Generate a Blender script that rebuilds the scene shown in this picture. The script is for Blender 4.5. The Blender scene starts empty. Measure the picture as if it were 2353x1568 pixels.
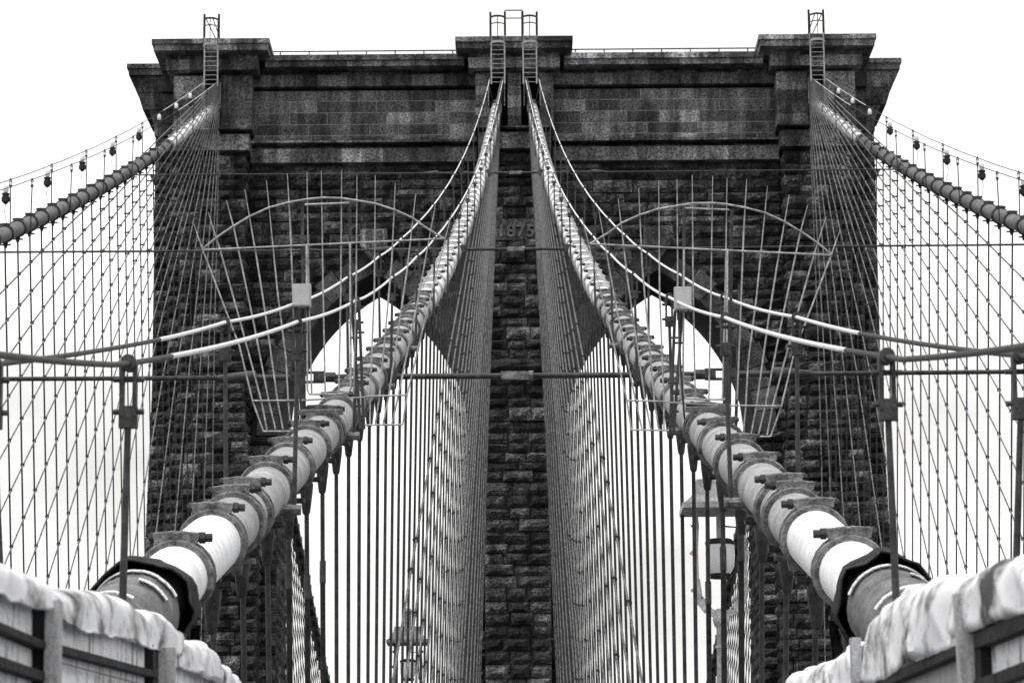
import bpy, bmesh, math, random
import numpy as np
from mathutils import Vector, Matrix

random.seed(7)
rng = np.random.default_rng(7)
sc = bpy.context.scene
col = sc.collection

# ------------------------------------------------------------------ camera
F_PX = 7200.0                      # focal length in pixels of a 2352 px wide picture
PITCH, ROLL, YAW = math.radians(10.5), math.radians(0.41), -11.5 / 7200
fwd = Vector((math.sin(YAW) * math.cos(PITCH), math.cos(YAW) * math.cos(PITCH), math.sin(PITCH)))
r0 = Vector((math.cos(YAW), -math.sin(YAW), 0)); u0 = r0.cross(fwd)
RGT = r0 * math.cos(ROLL) - u0 * math.sin(ROLL)
UPV = u0 * math.cos(ROLL) + r0 * math.sin(ROLL)
EYE = Vector((0.037, 0, 0))
cam = bpy.data.cameras.new('camera'); cam_o = bpy.data.objects.new('camera', cam); col.objects.link(cam_o)
M = Matrix.Identity(4)
for i in range(3):
    M[i][0], M[i][1], M[i][2], M[i][3] = RGT[i], UPV[i], -fwd[i], EYE[i]
cam_o.matrix_world = M
cam.sensor_width = 36; cam.lens = 36 * F_PX / 2352
cam.clip_start = 0.5; cam.clip_end = 20000
cam.dof.use_dof = True; cam.dof.focus_distance = 48; cam.dof.aperture_fstop = 9
sc.camera = cam_o

# ------------------------------------------------------------------ overcast sky, sun, exposure
SUN_EL, SUN_AZ = math.radians(72), math.radians(215)
world = bpy.data.worlds.new('World'); sc.world = world; world.use_nodes = True
nt = world.node_tree; nt.nodes.clear()
out = nt.nodes.new('ShaderNodeOutputWorld'); bg = nt.nodes.new('ShaderNodeBackground')
sky = nt.nodes.new('ShaderNodeTexSky'); sky.sky_type = 'NISHITA'; sky.sun_disc = False
sky.sun_elevation = SUN_EL; sky.sun_rotation = SUN_AZ; sky.air_density = 2; sky.dust_density = 6
bw = nt.nodes.new('ShaderNodeRGBToBW')
sm = nt.nodes.new('ShaderNodeMath'); sm.operation = 'MULTIPLY'; sm.inputs[1].default_value = 0.02
tc = nt.nodes.new('ShaderNodeTexCoord'); mp = nt.nodes.new('ShaderNodeMapping'); mp.inputs['Scale'].default_value = (3, 3, 9)
nz = nt.nodes.new('ShaderNodeTexNoise'); nz.inputs['Scale'].default_value = 2.2; nz.inputs['Detail'].default_value = 5
rp = nt.nodes.new('ShaderNodeMapRange'); rp.inputs['From Min'].default_value = 0.3; rp.inputs['From Max'].default_value = 0.7
rp.inputs['To Min'].default_value = 0.58; rp.inputs['To Max'].default_value = 1.0      # cloud deck
ad = nt.nodes.new('ShaderNodeMath'); ad.operation = 'ADD'
cmb = nt.nodes.new('ShaderNodeCombineColor')
tint = nt.nodes.new('ShaderNodeVectorMath'); tint.operation = 'MULTIPLY'; tint.inputs[1].default_value = (1.0, 0.995, 0.975)
L = nt.links
L.new(sky.outputs['Color'], bw.inputs[0]); L.new(bw.outputs[0], sm.inputs[0])
L.new(tc.outputs['Generated'], mp.inputs['Vector']); L.new(mp.outputs[0], nz.inputs['Vector'])
L.new(nz.outputs['Fac'], rp.inputs['Value']); L.new(rp.outputs[0], ad.inputs[0]); L.new(sm.outputs[0], ad.inputs[1])
for i in range(3): L.new(ad.outputs[0], cmb.inputs[i])
L.new(cmb.outputs[0], tint.inputs[0]); L.new(tint.outputs[0], bg.inputs['Color']); bg.inputs['Strength'].default_value = 1.0
L.new(bg.outputs[0], out.inputs[0])
sun = bpy.data.lights.new('sun', 'SUN'); sun.energy = 1.5; sun.angle = math.radians(14); sun.color = (1, 0.98, 0.95)
sun_o = bpy.data.objects.new('sun', sun); col.objects.link(sun_o)
sdir = Vector((math.sin(SUN_AZ) * math.cos(SUN_EL), math.cos(SUN_AZ) * math.cos(SUN_EL), math.sin(SUN_EL)))
sun_o.rotation_euler = sdir.to_track_quat('Z', 'Y').to_euler(); sun_o.location = (0, -30, 60)
sc.view_settings.view_transform = 'Standard'; sc.view_settings.look = 'None'
sc.view_settings.exposure = 0.45; sc.view_settings.gamma = 1.0; sc.view_settings.use_curve_mapping = False
sc.cycles.max_bounces = 5; sc.cycles.diffuse_bounces = 3

# ------------------------------------------------------------------ helpers
def P(u, v, Y):
    """point of the plane Y seen at pixel (u, v) of the 2352 x 1568 picture"""
    d = fwd + RGT * ((u - 1176) / F_PX) - UPV * ((v - 784) / F_PX)
    return EYE + d * (Y / d.y)
def PX(u, v, X):
    d = fwd + RGT * ((u - 1176) / F_PX) - UPV * ((v - 784) / F_PX)
    return EYE + d * ((X - EYE.x) / d.x)
def ZV(v, Y, u=1187): return P(u, v, Y).z

def tag(o, label=None, cat=None, group=None, kind=None):
    if label: o['label'] = label
    if cat: o['category'] = cat
    if group: o['group'] = group
    if kind: o['kind'] = kind
    return o
WM = {}
def empty(name, loc=(0, 0, 0)):
    o = bpy.data.objects.new(name, None); col.objects.link(o); o.empty_display_size = 0.1
    W = Matrix.Translation(Vector(loc)); o.matrix_basis = W; WM[o.name] = W
    return o
def link(name, me, m=None, parent=None, W=None):
    """link one mesh object; W is its world matrix"""
    o = bpy.data.objects.new(name, me); col.objects.link(o)
    if m is not None and not me.materials: me.materials.append(m)
    W = W or Matrix.Identity(4); WM[o.name] = W
    if parent is not None:
        o.parent = parent; o.matrix_parent_inverse = WM[parent.name].inverted()
    o.matrix_basis = W
    return o

class MB:
    def __init__(s): s.v = []; s.f = []; s.tone = []
    def add(s, vs, fs, tone=0.0):
        n = len(s.v); s.v.extend([tuple(p) for p in vs]); s.f.extend([tuple(i + n for i in f) for f in fs])
        s.tone.extend([tone] * len(vs)); return s
    def hexa(s, p, tone=0.0):   # p: bottom 4 ccw from above, top 4
        return s.add(p, [(3, 2, 1, 0), (4, 5, 6, 7), (0, 1, 5, 4), (1, 2, 6, 5), (2, 3, 7, 6), (3, 0, 4, 7)], tone)
    def box(s, x0, x1, y0, y1, z0, z1, tone=0.0):
        return s.hexa([(x0, y0, z0), (x1, y0, z0), (x1, y1, z0), (x0, y1, z0), (x0, y0, z1), (x1, y0, z1), (x1, y1, z1), (x0, y1, z1)], tone)
    def frus(s, b, t, z0, z1, tone=0.0):
        return s.hexa([(b[0], b[2], z0), (b[1], b[2], z0), (b[1], b[3], z0), (b[0], b[3], z0),
                       (t[0], t[2], z1), (t[1], t[2], z1), (t[1], t[3], z1), (t[0], t[3], z1)], tone)
    def tube(s, pts, r, n=8, caps=True, tone=0.0):
        pts = [Vector(p) for p in pts]; k = len(pts)
        rr = r if isinstance(r, (list, tuple)) else [r] * k
        vs = []; fs = []
        up = None
        for i, p in enumerate(pts):
            t = (pts[min(i + 1, k - 1)] - pts[max(i - 1, 0)]).normalized()
            if up is None:
                ref = Vector((0, 0, 1)) if abs(t.z) < 0.9 else Vector((0, 1, 0))
                a = t.cross(ref).normalized()
            else:
                a = (up - t * up.dot(t)).normalized()
            up = a; b = t.cross(a)
            for j in range(n):
                w = 2 * math.pi * j / n
                vs.append(p + (a * math.cos(w) + b * math.sin(w)) * rr[i])
        for i in range(k - 1):
            for j in range(n):
                j2 = (j + 1) % n
                fs.append((i * n + j, i * n + j2, (i + 1) * n + j2, (i + 1) * n + j))
        if caps:
            fs.append(tuple(range(n - 1, -1, -1))); fs.append(tuple((k - 1) * n + j for j in range(n)))
        return s.add(vs, fs, tone)
    def bar(s, a, b, w, d, side=None):
        """rectangular bar from a to b, w across, d deep"""
        a, b = Vector(a), Vector(b); t = (b - a).normalized()
        ref = Vector(side) if side else (Vector((0, 1, 0)) if abs(t.y) < 0.8 else Vector((0, 0, 1)))
        x = t.cross(ref).normalized() * (w / 2); y = x.cross(t).normalized() * (d / 2)
        return s.hexa([a - x - y, a + x - y, a + x + y, a - x + y, b - x - y, b + x - y, b + x + y, b - x + y])
    def lathe(s, prof, n=24, axis='Z', org=(0, 0, 0), caps=True):
        vs = []; fs = []
        for (r, h) in prof:
            for j in range(n):
                w = 2 * math.pi * j / n; c, q = r * math.cos(w), r * math.sin(w)
                p = {'Z': (c, q, h), 'Y': (c, h, -q), 'X': (h, c, q)}[axis]
                vs.append((p[0] + org[0], p[1] + org[1], p[2] + org[2]))
        k = len(prof)
        for i in range(k - 1):
            for j in range(n):
                j2 = (j + 1) % n; fs.append((i * n + j, i * n + j2, (i + 1) * n + j2, (i + 1) * n + j))
        if caps:
            fs.append(tuple(range(n - 1, -1, -1))); fs.append(tuple((k - 1) * n + j for j in range(n)))
        return s.add(vs, fs)
    def mesh(s, name, m=None, smooth=False):
        me = bpy.data.meshes.new(name); me.from_pydata(s.v, [], s.f)
        at = me.attributes.new('tone', 'FLOAT', 'POINT'); at.data.foreach_set('value', np.array(s.tone, dtype=np.float32))
        if m is not None: me.materials.append(m)
        me.update()
        bm = bmesh.new(); bm.from_mesh(me); bmesh.ops.recalc_face_normals(bm, faces=bm.faces); bm.to_mesh(me); bm.free()
        if smooth:
            me.polygons.foreach_set('use_smooth', [True] * len(me.polygons))
            try: me.set_sharp_from_angle(angle=math.radians(38))
            except Exception: pass
        return me
    def build(s, name, m, parent=None, smooth=False):
        return link(name, s.mesh(name, m, smooth), None, parent)

def ordinal(n):
    suf = 'th' if 10 <= n % 100 <= 20 else {1: 'st', 2: 'nd', 3: 'rd'}.get(n % 10, 'th')
    return f'{n}{suf}'

# ------------------------------------------------------------------ materials (a monochrome place)
def grey(v): return (v * 0.985, v * 0.995, v * 1.03, 1)
def material(name, lo, hi, rough=0.7, scale=6.0, detail=6, stretch=(1, 1, 1), bump=0.0, bump_scale=40.0, metal=0.0, speck=0.0, speck_scale=60.0,
             tone=0.0, streak=0.0, lo_at=0.35, hi_at=0.68):
    m = bpy.data.materials.new(name); m.use_nodes = True; t = m.node_tree; N = t.nodes; b = N['Principled BSDF']
    b.inputs['Roughness'].default_value = rough; b.inputs['Metallic'].default_value = metal
    b.inputs['Specular IOR Level'].default_value = 0.3
    g = N.new('ShaderNodeNewGeometry'); mp = N.new('ShaderNodeMapping'); mp.inputs['Scale'].default_value = stretch
    t.links.new(g.outputs['Position'], mp.inputs['Vector'])
    n1 = N.new('ShaderNodeTexNoise'); n1.inputs['Scale'].default_value = scale; n1.inputs['Detail'].default_value = detail
    n1.inputs['Roughness'].default_value = 0.62
    t.links.new(mp.outputs[0], n1.inputs['Vector'])
    mr = N.new('ShaderNodeMapRange'); mr.inputs['From Min'].default_value = lo_at; mr.inputs['From Max'].default_value = hi_at
    mr.inputs['To Min'].default_value = lo; mr.inputs['To Max'].default_value = hi
    t.links.new(n1.outputs['Fac'], mr.inputs['Value']); val = mr.outputs[0]
    if speck:
        n2 = N.new('ShaderNodeTexNoise'); n2.inputs['Scale'].default_value = speck_scale; n2.inputs['Detail'].default_value = 3
        t.links.new(g.outputs['Position'], n2.inputs['Vector'])
        m2 = N.new('ShaderNodeMapRange'); m2.inputs['From Min'].default_value = 0.32; m2.inputs['From Max'].default_value = 0.68
        m2.inputs['To Min'].default_value = 1 - speck; m2.inputs['To Max'].default_value = 1 + speck
        t.links.new(n2.outputs['Fac'], m2.inputs['Value'])
        mu = N.new('ShaderNodeMath'); mu.operation = 'MULTIPLY'; t.links.new(val, mu.inputs[0]); t.links.new(m2.outputs[0], mu.inputs[1]); val = mu.outputs[0]
    if streak:
        ms = N.new('ShaderNodeMapping'); ms.inputs['Scale'].default_value = (2.2, 2.2, 0.12); t.links.new(g.outputs['Position'], ms.inputs['Vector'])
        n4 = N.new('ShaderNodeTexNoise'); n4.inputs['Scale'].default_value = 1.0; n4.inputs['Detail'].default_value = 4; t.links.new(ms.outputs[0], n4.inputs['Vector'])
        m4 = N.new('ShaderNodeMapRange'); m4.inputs['From Min'].default_value = 0.4; m4.inputs['From Max'].default_value = 0.62
        m4.inputs['To Min'].default_value = 1 - streak; m4.inputs['To Max'].default_value = 1 + streak * .35; t.links.new(n4.outputs['Fac'], m4.inputs['Value'])
        mu = N.new('ShaderNodeMath'); mu.operation = 'MULTIPLY'; t.links.new(val, mu.inputs[0]); t.links.new(m4.outputs[0], mu.inputs[1]); val = mu.outputs[0]
    if tone:
        oi = N.new('ShaderNodeObjectInfo'); at = N.new('ShaderNodeAttribute'); at.attribute_name = 'tone'
        s1 = N.new('ShaderNodeMath'); s1.operation = 'ADD'; t.links.new(oi.outputs['Random'], s1.inputs[0]); t.links.new(at.outputs['Fac'], s1.inputs[1])
        fr = N.new('ShaderNodeMath'); fr.operation = 'FRACT'; t.links.new(s1.outputs[0], fr.inputs[0])
        pw = N.new('ShaderNodeMath'); pw.operation = 'POWER'; pw.inputs[1].default_value = 2.2; t.links.new(fr.outputs[0], pw.inputs[0])
        m3 = N.new('ShaderNodeMapRange'); m3.inputs['To Min'].default_value = 1 - tone * .85; m3.inputs['To Max'].default_value = 1 + tone * 1.9
        t.links.new(pw.outputs[0], m3.inputs['Value'])
        mu = N.new('ShaderNodeMath'); mu.operation = 'MULTIPLY'; t.links.new(val, mu.inputs[0]); t.links.new(m3.outputs[0], mu.inputs[1]); val = mu.outputs[0]
    cc = N.new('ShaderNodeVectorMath'); cc.operation = 'SCALE'; cc.inputs[0].default_value = (0.985, 0.995, 1.03)
    t.links.new(val, cc.inputs['Scale']); t.links.new(cc.outputs[0], b.inputs['Base Color'])
    if bump:
        n3 = N.new('ShaderNodeTexNoise'); n3.inputs['Scale'].default_value = bump_scale; n3.inputs['Detail'].default_value = 5
        t.links.new(g.outputs['Position'], n3.inputs['Vector'])
        bp = N.new('ShaderNodeBump'); bp.inputs['Strength'].default_value = bump; bp.inputs['Distance'].default_value = 0.05
        t.links.new(n3.outputs['Fac'], bp.inputs['Height']); t.links.new(bp.outputs[0], b.inputs['Normal'])
    return m

MAT = {}
MAT['rock'] = material('rock_faced_granite', 0.016, 0.11, 0.9, 1.1, 6, (1, 1, 0.55), bump=0.9, bump_scale=7, speck=0.95, speck_scale=10, tone=0.66, streak=0.45)
MAT['ashlar'] = material('dressed_granite', 0.045, 0.27, 0.88, 0.9, 6, (1, 1, 0.35), bump=0.5, bump_scale=9, speck=0.85, speck_scale=11, tone=0.5, streak=0.42)
MAT['vous'] = material('arch_granite', 0.025, 0.13, 0.9, 1.0, 7, bump=0.7, bump_scale=7, speck=0.7, speck_scale=14, tone=0.35)
MAT['date'] = material('numeral_granite', 0.09, 0.19, 0.9, 3.0, 5, speck=0.5, speck_scale=18)
MAT['mortar'] = material('mortar', 0.2, 0.42, 0.95, 2.0, speck=0.5, speck_scale=15)
MAT['core'] = material('inner_masonry', 0.02, 0.06, 0.95, 0.8, 6, bump=0.8, bump_scale=4, speck=0.6, speck_scale=12)
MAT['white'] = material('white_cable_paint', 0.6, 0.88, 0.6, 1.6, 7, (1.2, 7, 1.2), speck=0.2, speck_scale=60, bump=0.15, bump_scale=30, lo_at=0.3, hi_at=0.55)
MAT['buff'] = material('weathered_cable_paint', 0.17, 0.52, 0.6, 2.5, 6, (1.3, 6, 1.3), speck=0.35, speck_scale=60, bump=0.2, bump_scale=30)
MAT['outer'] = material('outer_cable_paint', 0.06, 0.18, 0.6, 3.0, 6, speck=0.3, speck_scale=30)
MAT['band'] = material('cable_band_iron', 0.05, 0.28, 0.65, 9.0, 6, bump=0.4, bump_scale=40, speck=0.35, speck_scale=60)
MAT['band_pale'] = material('painted_cable_band', 0.28, 0.7, 0.6, 7.0, 6, speck=0.3, speck_scale=50)
MAT['iron'] = material('grey_painted_iron', 0.018, 0.07, 0.6, 8.0, 5, speck=0.3, speck_scale=60)
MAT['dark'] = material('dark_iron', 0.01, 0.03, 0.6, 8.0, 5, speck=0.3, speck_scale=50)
MAT['wire'] = material('stay_wire', 0.05, 0.22, 0.6, 5.0, 4, speck=0.4, speck_scale=25)
MAT['wire_in'] = material('inner_stay_wire', 0.04, 0.17, 0.6, 5.0, 4, speck=0.4, speck_scale=25)
MAT['hanger'] = material('suspender_wire', 0.012, 0.05, 0.6, 6.0, 4, speck=0.4, speck_scale=40)
MAT['hanger_o'] = material('outer_suspender_wire', 0.01, 0.035, 0.6, 6.0, 4)
MAT['rope'] = material('white_hand_rope', 0.6, 0.88, 0.6, 12.0, 4, speck=0.2, speck_scale=90)
MAT['bars'] = material('galvanised_bars', 0.22, 0.5, 0.5, 10.0, 4, speck=0.3, speck_scale=50)
MAT['box'] = material('grey_enamel', 0.42, 0.5, 0.5, 10.0, 4, speck=0.12, speck_scale=80)
MAT['globe'] = material('frosted_glass', 0.75, 0.85, 0.25, 6.0, 3)
MAT['black'] = material('black_canvas', 0.006, 0.03, 0.85, 5.0, 5, bump=0.6, bump_scale=12)
MAT['sleeve'] = material('grey_rubber_sleeve', 0.1, 0.22, 0.75, 8.0, 6, speck=0.3, speck_scale=80)
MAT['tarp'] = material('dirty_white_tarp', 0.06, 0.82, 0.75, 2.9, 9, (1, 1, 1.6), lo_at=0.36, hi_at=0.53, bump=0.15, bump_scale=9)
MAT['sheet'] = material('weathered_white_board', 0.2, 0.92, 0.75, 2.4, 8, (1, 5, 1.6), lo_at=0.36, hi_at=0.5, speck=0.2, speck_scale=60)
MAT['post'] = material('grey_timber', 0.3, 0.5, 0.8, 5.0, 6, (6, 6, 0.8), speck=0.25, speck_scale=90)
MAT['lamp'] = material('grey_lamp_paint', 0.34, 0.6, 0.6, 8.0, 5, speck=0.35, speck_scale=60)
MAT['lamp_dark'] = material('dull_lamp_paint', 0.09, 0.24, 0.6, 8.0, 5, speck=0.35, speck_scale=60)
MAT['road'] = material('asphalt', 0.04, 0.06, 0.9, 3.0, 6)
MAT['plank'] = material('deck_planks', 0.1, 0.2, 0.85, 2.0, 6, (8, 0.6, 1))
MAT['water'] = material('river_water', 0.02, 0.04, 0.25, 0.05, 6, bump=0.3, bump_scale=0.6)

# ------------------------------------------------------------------ the cable curve
Y_TOWER = 152.3; BAND = 2.286
def hax(s): return 40.21 - 0.35684 * s + 0.0005122 * s * s
def xin(s): return 0.88 + 0.01143 * s
X_OUT = 15.08
def cable_pt(kind, side, k):
    s = k * BAND
    return Vector((side * (xin(s) if kind == 'inner' else X_OUT), Y_TOWER - s, hax(s)))
def walk(Y): return -1.7 + 0.04 * Y
def deck(Y): return walk(Y) - 2.4

# ------------------------------------------------------------------ setting: river, decks
o = MB().add([(-9000, -3000, -46), (9000, -3000, -46), (9000, 14000, -46), (-9000, 14000, -46)], [(0, 1, 2, 3)]).build('river', MAT['water']); tag(o, kind='structure')
def ramp(name, x0, x1, dz, th, m, y0=-60, y1=420):
    b = MB()
    ys = [y0, 0, 60, 152, 165, 260, 400] if y1 > 300 else [y0, y1]
    zz = [walk(min(y, 152)) + dz + (0.012 * (y - 152) if y > 152 else 0) for y in ys]
    for i in range(len(ys) - 1):
        b.hexa([(x0, ys[i], zz[i] - th), (x1, ys[i], zz[i] - th), (x1, ys[i + 1], zz[i + 1] - th), (x0, ys[i + 1], zz[i + 1] - th),
                (x0, ys[i], zz[i]), (x1, ys[i], zz[i]), (x1, ys[i + 1], zz[i + 1]), (x0, ys[i + 1], zz[i + 1])])
    o = b.build(name, m); tag(o, kind='structure'); return o
def ramp_to(name, x0, x1, dz, th, m):  # up to the tower only
    b = MB(); ys = [-60, 151.5]
    for i in range(1):
        z0, z1 = walk(ys[0]) + dz, walk(ys[1]) + dz
        b.hexa([(x0, ys[0], z0 - th), (x1, ys[0], z0 - th), (x1, ys[1], z1 - th), (x0, ys[1], z1 - th), (x0, ys[0], z0), (x1, ys[0], z0), (x1, ys[1], z1), (x0, ys[1], z1)])
    o = b.build(name, m); tag(o, kind='structure'); return o
ramp_to('promenade', -1.95, 1.95, 0, 0.12, MAT['plank'])
ramp('roadway_left', -11.6, -2.6, -5.4, 0.5, MAT['road'])
ramp('roadway_right', 2.6, 11.6, -5.4, 0.5, MAT['road'])
for sd, w in ((-1, 'left'), (1, 'right')):
    for kind, xx in (('inner', 2.4), ('outer', 14.3)):
        o = ramp_to(f'truss_chord_{kind}_{w}', min(sd * (xx - .15), sd * (xx + .15)), max(sd * (xx - .15), sd * (xx + .15)), -2.4, 0.5, MAT['dark'])

# ------------------------------------------------------------------ the stone tower
Y_PIER, Y_WALL, Y_BACK = 152.3, 153.9, 160.5
tower = tag(empty('stone_tower', (0, 156.5, -46)), 'dark granite bridge tower with two pointed arches, dated 1875', 'tower')

def stone_mesh(rough, nx=5, nz=4):
    """unit block, front towards -Y, rough quarry face or nearly flat dressed face"""
    b = MB(); vs = []; fs = []
    amp = 0.55 if rough else 0.02
    lump = rng.uniform(-0.5, 0.5, 4)
    for j in range(nz):
        for i in range(nx):
            u, w = i / (nx - 1), j / (nz - 1)
            edge = i in (0, nx - 1) or j in (0, nz - 1)
            if edge:
                y = -0.5 + (0.10 + 0.12 * rng.random() if rough else 0.03)
            else:
                y = -0.5 - amp * (0.35 + 0.65 * rng.random()) - (0.25 * max(0, lump[0] + lump[1] * (u - .5) * 2 + lump[2] * (w - .5) * 2) if rough else 0)
            jx = (rng.random() - .5) * 0.1 / nx if not edge and rough else 0
            vs.append((u - 0.5 + jx, y, w - 0.5))
    for j in range(nz - 1):
        for i in range(nx - 1):
            a = j * nx + i; fs.append((a, a + 1, a + nx + 1, a + nx))
    n = len(vs)
    vs += [(-.5, .5, -.5), (.5, .5, -.5), (.5, .5, .5), (-.5, .5, .5)]
    fs.append(tuple([n, n + 1] + [i for i in range(nx - 1, -1, -1)]))
    fs.append(tuple([n + 2, n + 3] + [(nz - 1) * nx + i for i in range(nx)]))
    fs.append(tuple([n + 3, n] + [j * nx for j in range(nz)]))
    fs.append(tuple([n + 1, n + 2] + [j * nx + nx - 1 for j in range(nz - 1, -1, -1)]))
    return vs, fs
ROUGH = [stone_mesh(True) for _ in range(18)]
SMOOTH = [stone_mesh(False, 3, 3) for _ in range(8)]
def unit_me(v, name, m):
    b = MB().add(*v); return b.mesh(name, m)
ROUGH_ME = [unit_me(v, 'rock_stone', MAT['rock']) for v in ROUGH]
SMOOTH_ME = [unit_me(v, 'ashlar_stone', MAT['ashlar']) for v in SMOOTH]
def put_stone(x0, x1, z0, z1, y, parent, rough=True, d=0.32, proud=0.0, name='stone'):
    g = 0.018 if rough else 0.012
    me = random.choice(ROUGH_ME if rough else SMOOTH_ME)
    W = Matrix.Translation(((x0 + x1) / 2, y + d / 2 - proud, (z0 + z1) / 2)) @ Matrix.Diagonal((max(.05, x1 - x0 - 2 * g), d, z1 - z0 - 2 * g, 1))
    return link(name, me, None, parent, W)
mass = MB(); mass_a = MB()
def mass_stone(x0, x1, z0, z1, y, rough=True, d=0.32, face='-Y', proud=0.0):
    """the same stone joined into the stuff part; face says which way it looks (for +X / -X the x range is the Y range)"""
    g = 0.018 if rough else 0.012
    v, f = random.choice(ROUGH if rough else SMOOTH)
    cx, w, cz, h = (x0 + x1) / 2, max(.05, x1 - x0 - 2 * g), (z0 + z1) / 2, z1 - z0 - 2 * g
    pts = []
    for (a, b, c) in v:
        if face == '-Y': pts.append((cx + a * w, y + d / 2 - proud + b * d, cz + c * h))
        elif face == '+X': pts.append((y - d / 2 + proud - b * d, cx + a * w, cz + c * h))
        else: pts.append((y + d / 2 - proud + b * d, cx - a * w, cz + c * h))
    (mass if rough else mass_a).add(pts, f, random.random())
def splits(x0, x1, w, first=None):
    """joints of one course"""
    xs = [x0]; x = x0 + (first if first else random.uniform(0.5, 1.0) * w)
    while x < x1 - 0.4 * w:
        xs.append(x); x += random.uniform(0.55, 1.5) * w
    xs.append(x1); return xs
def courses(z0, z1, h):
    n = max(1, round((z1 - z0) / h)); hs = rng.uniform(0.78, 1.22, n); hs *= (z1 - z0) / hs.sum()
    return np.concatenate([[z0], z0 + np.cumsum(hs)])

Z_BASE = -46.0
ZS_TOP = ZV(352, Y_PIER)                 # top of the rock-faced shafts
ZW_TOP = ZV(386, Y_WALL)                 # top of the rock-faced wall
Z_APEX = ZV(621, Y_WALL)
JI, JO = 2.3, 11.9                       # arch jambs
AR = JO - JI; Z_SPRING = Z_APEX - AR * math.sin(math.radians(60))
Z_LOW = ZV(1720, Y_PIER)                 # individual stones stop below the frame

# core masonry
core = MB()
core.box(-JI, JI, Y_WALL + .12, Y_BACK, Z_BASE, Z_APEX)
for sd in (-1, 1):
    a, b = sorted((sd * JO, sd * 17.25)); core.box(a, b, Y_WALL + .12, Y_BACK, Z_BASE, Z_APEX)
    a, b = sorted((sd * 17.25, sd * 18.15)); core.box(a, b, 155.3, 159.3, Z_BASE, ZV(275, 155))
    n = 28
    xs = [JI + AR * i / n for i in range(n + 1)]
    def arch_z(x):
        dx = (x - JI) if x > (JI + JO) / 2 else (JO - x)
        return Z_SPRING + math.sqrt(max(0, AR * AR - dx * dx))
    for i in range(n):
        x0, x1 = sorted((sd * xs[i], sd * xs[i + 1])); za, zb = (arch_z(abs(x0)), arch_z(abs(x1)))
        zt = Z_APEX + 0.0
        core.hexa([(x0, Y_WALL + .12, za), (x1, Y_WALL + .12, zb), (x1, Y_BACK, zb), (x0, Y_BACK, za),
                   (x0, Y_WALL + .12, zt + .6), (x1, Y_WALL + .12, zt + .6), (x1, Y_BACK, zt + .6), (x0, Y_BACK, zt + .6)])
Z_PAR = ZV(123, 152.0)
core.box(-17.2, 17.2, Y_WALL + .13, Y_BACK - .05, Z_APEX + .02, Z_PAR - .5)
for cx in (-15.08, 0, 15.08):
    core.box(cx - 1.58, cx + 1.58, Y_PIER + .12, Y_WALL + .3, Z_BASE, ZS_TOP - .02)
core.build('masonry_core', MAT['core'], tower)

# centre pier: every stone its own object
zc = courses(Z_LOW, ZS_TOP, 0.565)
DATE_Z = (ZV(546, Y_PIER), ZV(516, Y_PIER))
n_stone = 0
for i in range(len(zc) - 1):
    z0, z1 = zc[i], zc[i + 1]
    if z1 > DATE_Z[0] - .05 and z0 < DATE_Z[1] + .05:
        put_stone(-1.62, 1.62, z0, z1, Y_PIER - .05, tower, False); n_stone += 1; continue
    r = random.random()
    xs = [-1.62, 1.62] if r < .07 else ([-1.62, random.uniform(-.3, .3), 1.62] if r < .3 else [-1.62, -.57 + random.uniform(-.22, .22), .57 + random.uniform(-.22, .22), 1.62])
    for a, b in zip(xs[:-1], xs[1:]):
        put_stone(a, b, z0, z1, Y_PIER - .02, tower, True, proud=random.choice([-.06, 0, 0, .05, .12, .24])); n_stone += 1

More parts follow.
